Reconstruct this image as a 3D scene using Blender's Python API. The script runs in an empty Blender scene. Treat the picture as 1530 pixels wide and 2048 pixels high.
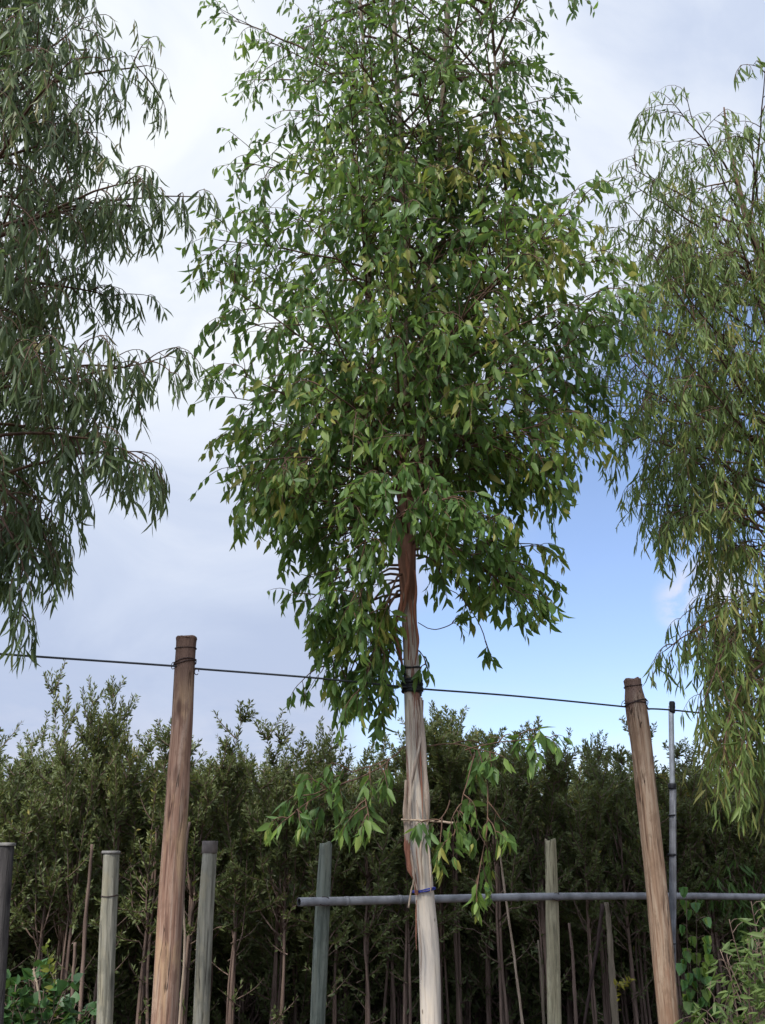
import bpy, math, random
import numpy as np
from mathutils import Vector, noise

scene = bpy.context.scene
col = scene.collection
R = math.radians
rng = np.random.default_rng(7)
random.seed(7)

# ------------------------------------------------------------------ camera
F = 1850.0
PITCH = R(21.4)
EYE = 1.6
cam_d = bpy.data.cameras.new("camera")
cam = bpy.data.objects.new("camera", cam_d)
col.objects.link(cam)
cam.location = (0, 0, EYE)
cam.rotation_euler = (math.pi / 2 + PITCH, 0, 0)
cam_d.sensor_fit = 'VERTICAL'
cam_d.sensor_height = 36.0
cam_d.lens = F / 2048 * 36.0
cam_d.clip_start = 0.05
cam_d.clip_end = 3000
scene.camera = cam

def ray(px, py):
    u = (px - 765) / F
    v = (1024 - py) / F
    c, s = math.cos(PITCH), math.sin(PITCH)
    return np.array([u, c - v * s, s + v * c])
def at(px, py, Y):
    d = ray(px, py)
    return np.array([0, 0, EYE]) + d * (Y / d[1])
def atz(px, py, Z):
    d = ray(px, py)
    return np.array([0, 0, EYE]) + d * ((Z - EYE) / d[2])
def mpp(px, py, Y):                       # metres per photo pixel at that point
    return (Y / ray(px, py)[1]) / F

# ------------------------------------------------------------------ view / exposure
scene.view_settings.view_transform = 'Standard'
scene.view_settings.look = 'None'
scene.view_settings.exposure = 0.15
scene.view_settings.gamma = 1.0

# ------------------------------------------------------------------ sun
SUN_EL, SUN_AZ = R(50), R(215)            # azimuth clockwise from +Y: behind the camera, to its left
sun_d = bpy.data.lights.new("sun", 'SUN')
sun_d.energy = 4.2
sun_d.angle = R(12)
sun_d.color = (1.0, 0.95, 0.88)
sun = bpy.data.objects.new("sun", sun_d)
col.objects.link(sun)
sd = Vector((math.sin(SUN_AZ) * math.cos(SUN_EL), math.cos(SUN_AZ) * math.cos(SUN_EL), math.sin(SUN_EL)))
sun.rotation_euler = sd.to_track_quat('Z', 'Y').to_euler()

# ------------------------------------------------------------------ node helper
class NT:
    def __init__(s, tree):
        s.t = tree; s.n = tree.nodes; s.l = tree.links
    def new(s, kind, **kw):
        n = s.n.new(kind)
        for k, v in kw.items():
            if k == 'inp':
                for a, b in v.items():
                    if isinstance(b, bpy.types.NodeSocket): s.l.new(b, n.inputs[a])
                    else: n.inputs[a].default_value = b
            else: setattr(n, k, v)
        return n
    def math(s, op, a, b=0.0, c=None, clamp=False):
        n = s.n.new('ShaderNodeMath'); n.operation = op; n.use_clamp = clamp
        for i, x in enumerate([a, b] + ([c] if c is not None else [])):
            if isinstance(x, bpy.types.NodeSocket): s.l.new(x, n.inputs[i])
            else: n.inputs[i].default_value = x
        return n.outputs[0]
    def rng(s, v, a, b, c=0.0, d=1.0, smooth=True):
        n = s.n.new('ShaderNodeMapRange'); n.interpolation_type = 'SMOOTHSTEP' if smooth else 'LINEAR'
        s.l.new(v, n.inputs[0])
        for i, x in enumerate((a, b, c, d)): n.inputs[i + 1].default_value = x
        return n.outputs[0]
    def mix(s, f, a, b, mode='MIX'):
        n = s.n.new('ShaderNodeMix'); n.data_type = 'RGBA'; n.blend_type = mode
        for k, x in ((0, f), (6, a), (7, b)):
            if isinstance(x, bpy.types.NodeSocket): s.l.new(x, n.inputs[k])
            elif k == 0: n.inputs[k].default_value = x
            else: n.inputs[k].default_value = (*x, 1) if len(x) == 3 else x
        return n.outputs[2]
    def noise(s, vec, scale, detail=4, rough=0.55, dist=0.0):
        n = s.new('ShaderNodeTexNoise')
        if vec is not None: s.l.new(vec, n.inputs['Vector'])
        n.inputs['Scale'].default_value = scale; n.inputs['Detail'].default_value = detail
        n.inputs['Roughness'].default_value = rough; n.inputs['Distortion'].default_value = dist
        return n.outputs[0]
    def mapping(s, vec, scale=(1, 1, 1), loc=(0, 0, 0)):
        n = s.new('ShaderNodeMapping'); s.l.new(vec, n.inputs[0])
        n.inputs['Scale'].default_value = scale; n.inputs['Location'].default_value = loc
        return n.outputs[0]
    def ramp(s, f, stops):
        n = s.new('ShaderNodeValToRGB'); s.l.new(f, n.inputs[0])
        e = n.color_ramp.elements
        while len(e) < len(stops): e.new(0.5)
        for i, (p, c) in enumerate(stops):
            e[i].position = p; e[i].color = (*c, 1)
        return n.outputs[0]
    def dot(s, vec, d):
        n = s.new('ShaderNodeVectorMath', operation='DOT_PRODUCT'); s.l.new(vec, n.inputs[0])
        n.inputs[1].default_value = tuple(d); return n.outputs['Value']

# ------------------------------------------------------------------ world: nishita sky under broken cloud
W = bpy.data.worlds.new("World"); scene.world = W; W.use_nodes = True
nt = NT(W.node_tree); nt.n.clear()
SKYS = 0.10
sky = nt.new('ShaderNodeTexSky', sky_type='NISHITA', sun_disc=False, sun_elevation=SUN_EL, sun_rotation=SUN_AZ,
             air_density=1.0, dust_density=0.6, ozone_density=1.5)
tc = nt.new('ShaderNodeTexCoord'); D = tc.outputs['Generated']
def ndir(px, py):
    d = ray(px, py); return d / np.linalg.norm(d)
Dw = nt.mapping(D, (1.0, 1.0, 1.9))
n1 = nt.noise(Dw, 2.6, 7, 0.58, 0.4)
n2 = nt.noise(nt.mapping(D, (1, 1, 1.5), (3.1, 1.7, 0.4)), 4.5, 6, 0.55, 0.6)
clear = nt.rng(nt.dot(D, ndir(1300, 1150)), math.cos(R(19)), math.cos(R(4)))
clear2 = nt.rng(nt.dot(D, ndir(1000, 1420)), math.cos(R(12)), math.cos(R(3)))
clear3 = nt.rng(nt.dot(D, ndir(1440, 820)), math.cos(R(11)), math.cos(R(3)))
cl = nt.math('MAXIMUM', nt.math('MAXIMUM', clear, clear2), clear3)
cov = nt.math('SUBTRACT', nt.math('ADD', 0.98, nt.math('MULTIPLY', nt.math('SUBTRACT', n1, 0.5), 1.6)), nt.math('MULTIPLY', cl, 1.05))
cov = nt.rng(cov, 0.12, 0.78, 0.14, 1.0)
# brightness of the cloud sheet: thin and white towards the upper left, thicker grey-lavender lower down
bright = nt.rng(nt.dot(D, ndir(420, 380)), math.cos(R(34)), math.cos(R(6)))
sep = nt.new('ShaderNodeSeparateXYZ'); nt.l.new(D, sep.inputs[0])
hi = nt.rng(sep.outputs[2], 0.2, 0.75)
puff = nt.rng(nt.dot(D, ndir(1410, 1205)), math.cos(R(3.2)), math.cos(R(0.6)))
bb = nt.math('ADD', nt.math('MULTIPLY', bright, 0.50), nt.math('MULTIPLY', hi, 0.38))
bb = nt.math('ADD', bb, nt.math('MULTIPLY', nt.math('SUBTRACT', n2, 0.5), 1.25), clamp=True)
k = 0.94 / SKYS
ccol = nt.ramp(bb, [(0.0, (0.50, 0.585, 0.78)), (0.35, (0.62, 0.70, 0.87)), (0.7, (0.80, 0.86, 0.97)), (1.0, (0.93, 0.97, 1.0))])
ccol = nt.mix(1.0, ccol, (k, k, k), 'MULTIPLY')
# cloud boost round the hidden sun, added out of view to brighten the foreground
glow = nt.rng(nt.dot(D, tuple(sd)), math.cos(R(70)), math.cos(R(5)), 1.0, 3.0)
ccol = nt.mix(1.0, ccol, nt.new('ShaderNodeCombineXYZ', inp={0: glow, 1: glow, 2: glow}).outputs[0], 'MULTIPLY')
tint = nt.mix(1.0, sky.outputs[0], (1.80, 1.80, 2.0), 'MULTIPLY')
low = nt.rng(sep.outputs[2], -0.02, 0.22, 1.0, 0.0)
n3 = nt.noise(nt.mapping(D, (1, 1, 3.5), (7, 2, 1)), 7.0, 6, 0.6, 0.3)
lowc = nt.math('MULTIPLY', low, nt.rng(n3, 0.38, 0.58))
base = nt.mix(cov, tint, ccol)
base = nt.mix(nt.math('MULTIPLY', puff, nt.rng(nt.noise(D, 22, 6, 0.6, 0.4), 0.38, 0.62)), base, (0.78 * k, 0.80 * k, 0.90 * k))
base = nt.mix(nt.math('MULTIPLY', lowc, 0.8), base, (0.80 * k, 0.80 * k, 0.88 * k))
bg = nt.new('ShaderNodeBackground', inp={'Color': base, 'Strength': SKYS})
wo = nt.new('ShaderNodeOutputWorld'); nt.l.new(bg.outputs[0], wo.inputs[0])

# ------------------------------------------------------------------ object helpers
def tag(o, label=None, cat=None, group=None, kind=None):
    if label: o['label'] = label
    if cat: o['category'] = cat
    if group: o['group'] = group
    if kind: o['kind'] = kind
    return o
def empty(name, loc=(0, 0, 0)):
    o = bpy.data.objects.new(name, None); col.objects.link(o); o.location = tuple(loc)
    return o
def mesh_obj(name, verts, loops, sizes, mat, parent=None, smooth=True, attr=None, loc=None):
    me = bpy.data.meshes.new(name)
    verts = np.asarray(verts, dtype=np.float32)
    if loc is not None: verts = verts - np.asarray(loc, dtype=np.float32)
    loops = np.asarray(loops, dtype=np.int32); sizes = np.asarray(sizes, dtype=np.int32)
    me.vertices.add(len(verts)); me.vertices.foreach_set('co', verts.ravel())
    me.loops.add(len(loops)); me.loops.foreach_set('vertex_index', loops)
    me.polygons.add(len(sizes))
    starts = np.concatenate(([0], np.cumsum(sizes)[:-1])).astype(np.int32)
    me.polygons.foreach_set('loop_start', starts); me.polygons.foreach_set('loop_total', sizes)
    me.polygons.foreach_set('use_smooth', np.full(len(sizes), smooth, dtype=bool))
    if attr is not None:
        a = me.attributes.new('tone', 'FLOAT', 'POINT'); a.data.foreach_set('value', np.asarray(attr, dtype=np.float32))
    me.update(calc_edges=True); me.validate()
    me.materials.append(mat)
    o = bpy.data.objects.new(name, me); col.objects.link(o)
    if parent is not None: o.parent = parent
    elif loc is not None: o.location = tuple(loc)
    return o

def set_axis(o, L4):
    me = o.data; n = len(me.vertices); co = np.empty(n * 3, np.float32); me.vertices.foreach_get('co', co); co = co.reshape(-1, 3).astype(float)
    z = L4[:, 2]; od = np.argsort(z); cx = np.interp(co[:, 2], z[od], L4[od, 0]); cy = np.interp(co[:, 2], z[od], L4[od, 1])
    co[:, 0] -= cx; co[:, 1] -= cy
    a = me.attributes.new('axis_co', 'FLOAT_VECTOR', 'POINT'); a.data.foreach_set('vector', co.astype(np.float32).ravel()); return o
class MB:
    """collects tubes / fans into one mesh"""
    def __init__(s): s.v = []; s.l = []; s.s = []; s.n = 0
    def add(s, verts, loops, sizes):
        s.v.append(np.asarray(verts, float)); s.l.append(np.asarray(loops) + s.n); s.s.append(np.asarray(sizes)); s.n += len(verts)
    def tube(s, pts, rad, sides=5, cap=True, rfun=None):
        pts = np.asarray(pts, float); n = len(pts)
        rad = np.broadcast_to(np.asarray(rad, float), (n,))
        tan = np.gradient(pts, axis=0); tan /= np.linalg.norm(tan, axis=1)[:, None] + 1e-9
        mt = np.abs(pts[-1] - pts[0]); ref = np.zeros(3); ref[int(np.argmin(mt))] = 1
        a = np.cross(tan, ref); a /= np.linalg.norm(a, axis=1)[:, None] + 1e-9
        b = np.cross(tan, a)
        ph = np.arange(sides) * 2 * math.pi / sides
        rr = np.broadcast_to(rad[:, None], (n, sides)).copy()
        if rfun is not None: rr = rfun(rr, ph, pts)
        V = pts[:, None, :] + rr[:, :, None] * (np.cos(ph)[None, :, None] * a[:, None, :] + np.sin(ph)[None, :, None] * b[:, None, :])
        V = V.reshape(-1, 3)
        i = np.arange(n - 1)[:, None] * sides; j = np.arange(sides)[None, :]; j2 = (j + 1) % sides
        q = np.stack([i + j, i + j2, i + sides + j2, i + sides + j], -1).reshape(-1)
        L = [q]; S = [np.full((n - 1) * sides, 4)]
        if cap:
            L.append(np.arange(sides)[::-1]); S.append([sides]); L.append((n - 1) * sides + np.arange(sides)); S.append([sides])
        s.add(V, np.concatenate(L), np.concatenate(S))
    def ribbon(s, pts, side, w, th=0.002):
        """thin solid ribbon; side (n,3) unit vectors across"""
        pts = np.asarray(pts, float); n = len(pts); side = np.asarray(side, float)
        tan = np.gradient(pts, axis=0); nor = np.cross(tan, side); nor /= np.linalg.norm(nor, axis=1)[:, None] + 1e-9
        w = np.broadcast_to(np.asarray(w, float), (n,))[:, None]
        A = pts - side * w / 2; B = pts + side * w / 2; M = pts + nor * w * 0.25
        V = np.concatenate([A, M, B, A - nor * th, M - nor * th, B - nor * th])
        L = []
        for i in range(n - 1):
            for (u, v_) in ((0, 1), (1, 2), (5, 4), (4, 3), (2, 5), (3, 0)):
                L += [u * n + i, v_ * n + i, v_ * n + i + 1, u * n + i + 1]
        S = [4] * ((n - 1) * 6)
        s.add(V, L, S)
    def build(s, name, mat, parent=None, smooth=True, loc=None):
        return mesh_obj(name, np.concatenate(s.v), np.concatenate(s.l), np.concatenate(s.s), mat, parent, smooth, None, loc)

def spline(pts, n):
    """smooth interpolation through control points (rows may hold radius too)"""
    P = np.asarray(pts, float); m = len(P)
    if m == 2: return P[0] + (P[1] - P[0]) * np.linspace(0, 1, n)[:, None]
    Q = np.vstack([2 * P[0] - P[1], P, 2 * P[-1] - P[-2]])
    out = []
    for u in np.linspace(0, m - 1, n):
        i = min(int(u), m - 2); t = u - i
        p0, p1, p2, p3 = Q[i:i + 4]
        out.append(0.5 * ((2 * p1) + (-p0 + p2) * t + (2 * p0 - 5 * p1 + 4 * p2 - p3) * t * t + (-p0 + 3 * p1 - 3 * p2 + p3) * t ** 3))
    return np.array(out)

# ------------------------------------------------------------------ materials
def new_mat(name):
    m = bpy.data.materials.new(name); m.use_nodes = True
    t = NT(m.node_tree); t.n.clear()
    return m, t
def finish(t, colr, rough=0.8, bump=None, bstr=0.3, bdist=0.01, spec=0.3, metal=0.0):
    p = t.new('ShaderNodeBsdfPrincipled')
    for kx, x in (('Base Color', colr), ('Roughness', rough)):
        if isinstance(x, bpy.types.NodeSocket): t.l.new(x, p.inputs[kx])
        else: p.inputs[kx].default_value = (*x, 1) if not isinstance(x, (int, float)) else x
    p.inputs['Specular IOR Level'].default_value = spec; p.inputs['Metallic'].default_value = metal
    if bump is not None:
        b = t.new('ShaderNodeBump', inp={'Strength': bstr, 'Distance': bdist, 'Height': bump}); t.l.new(b.outputs[0], p.inputs['Normal'])
    o = t.new('ShaderNodeOutputMaterial'); t.l.new(p.outputs[0], o.inputs[0]); return p
def axis_co(t): return t.new('ShaderNodeAttribute', attribute_name='axis_co').outputs['Vector']
def obj_co(t): return t.new('ShaderNodeTexCoord').outputs['Object']

def leaf_mat(name, stops, transl=0.28, rough=0.42, tcol=(0.16, 0.26, 0.04), spec=0.45):
    m, t = new_mat(name)
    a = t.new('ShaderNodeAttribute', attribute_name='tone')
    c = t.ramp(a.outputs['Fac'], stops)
    nz = t.noise(obj_co(t), 35, 3)
    c = t.mix(t.rng(nz, 0.35, 0.7, 0.0, 0.28), c, (0.10, 0.11, 0.045))
    p = t.new('ShaderNodeBsdfPrincipled', inp={'Base Color': c, 'Roughness': rough, 'Specular IOR Level': spec})
    tr = t.new('ShaderNodeBsdfTranslucent'); t.l.new(t.mix(0.5, c, tcol), tr.inputs[0])
    mx = t.new('ShaderNodeMixShader'); mx.inputs[0].default_value = transl
    t.l.new(p.outputs[0], mx.inputs[1]); t.l.new(tr.outputs[0], mx.inputs[2])
    o = t.new('ShaderNodeOutputMaterial'); t.l.new(mx.outputs[0], o.inputs[0])
    return m

M = {}
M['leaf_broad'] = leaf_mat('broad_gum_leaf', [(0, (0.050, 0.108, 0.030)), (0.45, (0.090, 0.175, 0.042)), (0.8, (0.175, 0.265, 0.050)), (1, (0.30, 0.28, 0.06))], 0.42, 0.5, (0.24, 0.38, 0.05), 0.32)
M['leaf_grey'] = leaf_mat('grey_gum_leaf', [(0, (0.060, 0.092, 0.040)), (0.5, (0.100, 0.145, 0.058)), (0.85, (0.16, 0.21, 0.07)), (1, (0.24, 0.20, 0.08))], 0.36, 0.5, (0.20, 0.29, 0.07), 0.32)
M['leaf_pale'] = leaf_mat('pale_gum_leaf', [(0, (0.078, 0.122, 0.038)), (0.5, (0.135, 0.200, 0.058)), (0.85, (0.21, 0.28, 0.07)), (1, (0.30, 0.27, 0.08))], 0.40, 0.5, (0.26, 0.38, 0.07), 0.32)
M['leaf_hedge'] = leaf_mat('olive_tree_leaf', [(0, (0.072, 0.094, 0.032)), (0.5, (0.125, 0.155, 0.055)), (0.85, (0.18, 0.215, 0.07)), (1, (0.34, 0.28, 0.06))], 0.28, 0.48, (0.22, 0.24, 0.04), 0.32)
M['leaf_bush'] = leaf_mat('fresh_bush_leaf', [(0, (0.025, 0.075, 0.02)), (0.7, (0.06, 0.17, 0.035)), (1, (0.17, 0.24, 0.03))], 0.3, 0.5)
M['leaf_yellow'] = leaf_mat('yellow_leaf', [(0, (0.16, 0.19, 0.03)), (1, (0.36, 0.30, 0.03))], 0.35, 0.5)

def gum_bark():
    m, t = new_mat('peeling_gum_bark'); co = axis_co(t)
    sep_ = t.new('ShaderNodeSeparateXYZ'); t.l.new(co, sep_.inputs[0]); z = sep_.outputs[2]
    st = t.noise(t.mapping(co, (24, 24, 1.3)), 1.0, 6, 0.6, 0.7)
    st2 = t.noise(t.mapping(co, (70, 70, 3.0), (4, 1, 2)), 1.0, 5, 0.65)
    blot = t.noise(t.mapping(co, (9, 9, 2.2)), 1.0, 4, 0.6, 1.2)
    c = t.ramp(blot, [(0.3, (0.38, 0.335, 0.285)), (0.5, (0.50, 0.44, 0.36)), (0.72, (0.55, 0.465, 0.35))])
    c = t.mix(t.rng(st2, 0.50, 0.72, 0, 0.55), c, (0.26, 0.19, 0.14))
    # strips of unshed bark, commoner the higher one looks, gone near the base
    up = t.rng(z, 1.2, 2.4, -0.16, -0.03); up2 = t.rng(z, 3.1, 3.7, 0.0, 0.42)
    v = t.math('ADD', st, t.math('ADD', up, up2))
    c = t.mix(t.rng(v, 0.50, 0.56), c, t.ramp(st2, [(0.3, (0.12, 0.055, 0.035)), (0.7, (0.27, 0.13, 0.08))]))
    vo = t.new('ShaderNodeTexVoronoi'); t.l.new(t.mapping(co, (14, 14, 6)), vo.inputs['Vector']); vo.inputs['Scale'].default_value = 1.0
    c = t.mix(t.rng(vo.outputs['Distance'], 0.05, 0.11, 0.8, 0.0), c, (0.06, 0.035, 0.025))
    h = t.math('ADD', t.math('MULTIPLY', st, 1.0), t.math('MULTIPLY', st2, 0.5))
    finish(t, c, 0.72, h, 0.55, 0.012); return m
M['gum_bark'] = gum_bark()
def simple_bark(name, a, b, sc=(30, 30, 5)):
    m, t = new_mat(name); co = obj_co(t); n = t.noise(t.mapping(co, sc), 1.0, 5, 0.6)
    finish(t, t.ramp(n, [(0.3, a), (0.7, b)]), 0.8, n, 0.4, 0.005); return m
m_, t_ = new_mat('limb_bark_red_at_fork'); co_ = obj_co(t_); n_ = t_.noise(t_.mapping(co_, (26, 26, 3)), 1.0, 5, 0.6)
sp_ = t_.new('ShaderNodeSeparateXYZ'); t_.l.new(co_, sp_.inputs[0])
finish(t_, t_.mix(t_.rng(t_.math('ADD', sp_.outputs[2], n_), 4.9, 5.7), t_.ramp(n_, [(0.3, (0.07, 0.03, 0.022)), (0.7, (0.17, 0.075, 0.05))]), t_.ramp(n_, [(0.3, (0.12, 0.095, 0.06)), (0.7, (0.30, 0.24, 0.16))])), 0.75, n_, 0.4, 0.006)
M['fork'] = m_
M['twig'] = simple_bark('red_brown_twig_bark', (0.055, 0.032, 0.022), (0.15, 0.085, 0.05))
M['limb'] = simple_bark('smooth_limb_bark', (0.09, 0.075, 0.05), (0.24, 0.19, 0.13), (18, 18, 3))
M['strip'] = simple_bark('rusty_bark_strip', (0.15, 0.055, 0.035), (0.33, 0.15, 0.09), (60, 60, 5))
M['strip_pale'] = simple_bark('pale_bark_strip', (0.20, 0.14, 0.10), (0.46, 0.38, 0.30), (60, 60, 4))
M['stem'] = simple_bark('hedge_stem_bark', (0.07, 0.045, 0.033), (0.21, 0.145, 0.11), (40, 40, 3))
M['cane'] = simple_bark('dry_cane', (0.20, 0.14, 0.09), (0.42, 0.33, 0.24), (50, 50, 4))

def post_mat(name, light, mid, dark, accent, stain_top=None, zt=2.7, seed=0):
    m, t = new_mat(name); co = axis_co(t)
    g = t.noise(t.mapping(co, (50, 50, 2.4), (seed, 0, seed)), 1.0, 7, 0.62, 0.5)
    g2 = t.noise(t.mapping(co, (130, 130, 4.0), (0, seed, 0)), 1.0, 5, 0.7)
    bl = t.noise(t.mapping(co, (9, 9, 2.0), (seed * 2, 1, 3)), 1.0, 5, 0.6, 0.8)
    c = t.ramp(g, [(0.30, dark), (0.46, mid), (0.62, light), (0.8, mid)])
    c = t.mix(t.rng(bl, 0.50, 0.64, 0, 0.75), c, accent)
    c = t.mix(t.rng(g2, 0.56, 0.70, 0, 0.7), c, dark)
    kn = t.new('ShaderNodeTexVoronoi'); t.l.new(t.mapping(co, (8, 8, 2.3), (seed, 5, 1)), kn.inputs['Vector'])
    kn.inputs['Scale'].default_value = 1.0
    c = t.mix(t.rng(kn.outputs['Distance'], 0.06, 0.20, 0.9, 0.0), c, dark)
    dirt = t.noise(t.mapping(co, (14, 14, 7), (seed, 3, 3)), 1.0, 7, 0.7)
    c = t.mix(t.rng(dirt, 0.50, 0.62, 0, 0.6), c, tuple(x * 0.7 for x in mid))
    if stain_top:
        sp = t.new('ShaderNodeSeparateXYZ'); t.l.new(co, sp.inputs[0])
        zz = t.math('ADD', sp.outputs[2], t.math('MULTIPLY', t.math('SUBTRACT', bl, 0.5), 0.5))
        c = t.mix(t.rng(zz, zt - 0.12, zt + 0.12, 0, 0.8), c, stain_top)
    ck = t.noise(t.mapping(co, (22, 22, 1.1), (3, seed, 8)), 1.0, 3, 0.5, 0.4)
    line = t.rng(t.math('ABSOLUTE', t.math('SUBTRACT', ck, 0.5)), 0.004, 0.016, 1.0, 0.0)
    line = t.math('MULTIPLY', line, t.rng(t.noise(t.mapping(co, (6, 6, 2.5), (seed, 9, 9)), 1.0, 2), 0.48, 0.58))
    c = t.mix(t.math('MULTIPLY', line, 0.8), c, tuple(x * 0.35 for x in dark))
    h = t.math('SUBTRACT', t.math('ADD', g, t.math('MULTIPLY', g2, 0.6)), t.math('MULTIPLY', line, 1.2))
    finish(t, c, 0.85, h, 0.75, 0.012, 0.2); return m
M['post_red'] = post_mat('reddish_weathered_pole', (0.36, 0.255, 0.185), (0.26, 0.15, 0.10), (0.09, 0.047, 0.033), (0.38, 0.25, 0.14), (0.12, 0.07, 0.055), 2.68, 1.3)
M['post_tan'] = post_mat('tan_weathered_pole', (0.37, 0.275, 0.19), (0.27, 0.172, 0.108), (0.085, 0.045, 0.03), (0.24, 0.13, 0.078), (0.16, 0.10, 0.08), 2.72, 4.2)
M['post_green'] = post_mat('green_treated_pole', (0.32, 0.30, 0.235), (0.215, 0.205, 0.155), (0.07, 0.065, 0.05), (0.27, 0.24, 0.16), None, 2, 2.2)
M['post_blue'] = post_mat('blue_green_treated_pole', (0.19, 0.205, 0.165), (0.125, 0.14, 0.11), (0.04, 0.05, 0.04), (0.17, 0.175, 0.13), None, 2, 7.7)
M['post_straw'] = post_mat('straw_coloured_pole', (0.46, 0.41, 0.26), (0.33, 0.29, 0.18), (0.10, 0.085, 0.05), (0.31, 0.27, 0.18), None, 2, 9.1)
M['post_dark'] = post_mat('shade_painted_pole', (0.085, 0.075, 0.07), (0.055, 0.05, 0.046), (0.022, 0.02, 0.02), (0.08, 0.075, 0.07), None, 2, 5.1)  # shade on the left-edge post is put into its base colours
def plain(name, c, rough=0.6, metal=0.0, var=0.25, sc=20):
    m, t = new_mat(name); n = t.noise(obj_co(t), sc, 4)
    cc = t.mix(t.rng(n, 0.3, 0.7), tuple(x * (1 - var) for x in c), tuple(min(1, x * (1 + var)) for x in c))
    finish(t, cc, rough, n, 0.15, 0.003, 0.4, metal); return m
M['cap_grey'] = plain('weathered_cap', (0.19, 0.18, 0.16), 0.8)
M['collar'] = plain('brown_collar', (0.11, 0.09, 0.075), 0.7)
M['wire'] = plain('dark_steel_cable', (0.045, 0.05, 0.055), 0.5, 0.5)
M['rust_wire'] = plain('rusty_tie_wire', (0.05, 0.03, 0.025), 0.7, 0.3)
M['rubber'] = plain('black_rubber', (0.012, 0.012, 0.014), 0.55)
M['blue'] = plain('blue_twine', (0.02, 0.03, 0.22), 0.6)
M['pipe'] = plain('grey_plastic_pipe', (0.20, 0.20, 0.205), 0.45, 0.0, 0.35, 9)
M['galv'] = plain('galvanised_steel', (0.40, 0.41, 0.41), 0.5, 0.35, 0.2, 12)
M['galv_dark'] = plain('dull_steel', (0.15, 0.15, 0.155), 0.6, 0.3, 0.3, 12)

m, t = new_mat('leaf_litter_soil'); co = obj_co(t)
na = t.noise(co, 3.0, 8, 0.65); nb = t.noise(co, 40, 6, 0.7)
c_ = t.mix(t.rng(na, 0.35, 0.65), (0.045, 0.032, 0.022), (0.085, 0.062, 0.042))
c_ = t.mix(t.rng(nb, 0.5, 0.66, 0, 0.7), c_, (0.16, 0.12, 0.08))
finish(t, c_, 0.95, nb, 0.6, 0.03, 0.1); M['soil'] = m

# ------------------------------------------------------------------ ground
xs = np.concatenate([[-400, -120, -40], np.linspace(-18, 18, 61), [40, 120, 400]])
ys = np.concatenate([[-200, -60, -15], np.linspace(-6, 30, 61), [60, 150, 500]])
gv = np.array([[x, y, (0.05 * noise.noise(Vector((x * 0.6, y * 0.6, 0))) if abs(x) < 19 and -7 < y < 31 else 0.0)] for y in ys for x in xs])
nx = len(xs); q = []
for j in range(len(ys) - 1):
    for i in range(nx - 1):
        q += [j * nx + i, j * nx + i + 1, (j + 1) * nx + i + 1, (j + 1) * nx + i]
g = mesh_obj('ground', gv, q, [4] * (len(q) // 4), M['soil']); tag(g, kind='structure')

# ------------------------------------------------------------------ leaves
def norm(a): return a / (np.linalg.norm(a, axis=-1, keepdims=True) + 1e-9)
class Leaves:
    def __init__(s): s.p = []; s.d = []; s.L = []; s.w = []; s.t = []
    def add(s, p, d, L, w, t): s.p.append(p); s.d.append(d); s.L.append(L); s.w.append(w); s.t.append(t)
    def arr(s): return np.array(s.p), norm(np.array(s.d)), np.array(s.L), np.array(s.w), np.clip(np.array(s.t), 0, 1)
    def build(s, name, mat, parent, kind='gum', flat=None):
        P, Dv, L, Wd, T = s.arr(); N = len(P)
        rv = rng.normal(size=(N, 3))
        if flat is not None: rv = np.array([0, 0, 1.0]) * flat + rv * (1 - flat)
        S = norm(np.cross(Dv, rv)); Nn = np.cross(S, Dv)
        if kind == 'gum':
            tx = np.array([0, -.42, 0, .42, -.36, 0, .36, 0.0]); ty = np.array([0, .28, .28, .28, .66, .66, .66, 1.0]); tz = np.array([0, .07, 0, .07, .03, -.03, .03, -.12])
            bend = np.array([0, 0, 0, 0, .035, .035, .035, .13])
        elif kind == 'broad':
            tx = np.array([0, -.5, 0, .5, -.40, 0, .40, 0.0]); ty = np.array([0, .27, .27, .27, .62, .62, .62, 1.0]); tz = np.array([0, .08, 0, .08, .02, -.05, .02, -.16])
            bend = np.array([0, 0, 0, 0, .01, .01, .01, .07])
        elif kind == 'heart':
            tx = np.array([0, -.55, 0, .55, -.45, 0, .45, 0.0]); ty = np.array([0, .12, .15, .12, .55, .55, .55, 1.0]); tz = np.array([0, .08, 0, .08, .02, -.03, .02, -.12])
            bend = np.zeros(8)
        if kind == 'small':
            tx = np.array([0, -.5, .5, 0.0]); ty = np.array([0, .45, .45, 1.0]); tz = np.array([0, .10, .10, -.05]); bend = np.zeros(4)
            loops = np.array([0, 1, 3, 0, 3, 2]); sizes = np.array([3, 3])
        else:
            loops = np.array([0, 1, 2, 0, 2, 3, 1, 4, 5, 2, 2, 5, 6, 3, 4, 7, 5, 5, 7, 6]); sizes = np.array([3, 3, 4, 4, 3, 3])
        bs = rng.uniform(-1, 1, N); bz = rng.uniform(0.2, 1.8, N)
        V = P[:, None] + (tx[None, :, None] * Wd[:, None, None] + (bend[None, :] * bs[:, None] * L[:, None])[:, :, None]) * S[:, None] \
            + (ty[None, :, None] * L[:, None, None]) * Dv[:, None] + (tz[None, :] * bz[:, None] * np.where(tz > 0, 1.0, 1.0)[None, :])[:, :, None] * (0.5 * L + 0.5 * Wd)[:, None, None] * Nn[:, None]
        nv = len(tx)
        lp = (loops[None, :] + (np.arange(N) * nv)[:, None]).ravel(); sz = np.tile(sizes, N)
        return mesh_obj(name, V.reshape(-1, 3), lp, sz, mat, parent, True, np.repeat(T, nv))

def rnd(a, b): return random.uniform(a, b)
def rv3(s=1.0): return np.array([random.gauss(0, s), random.gauss(0, s), random.gauss(0, s)])

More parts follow.
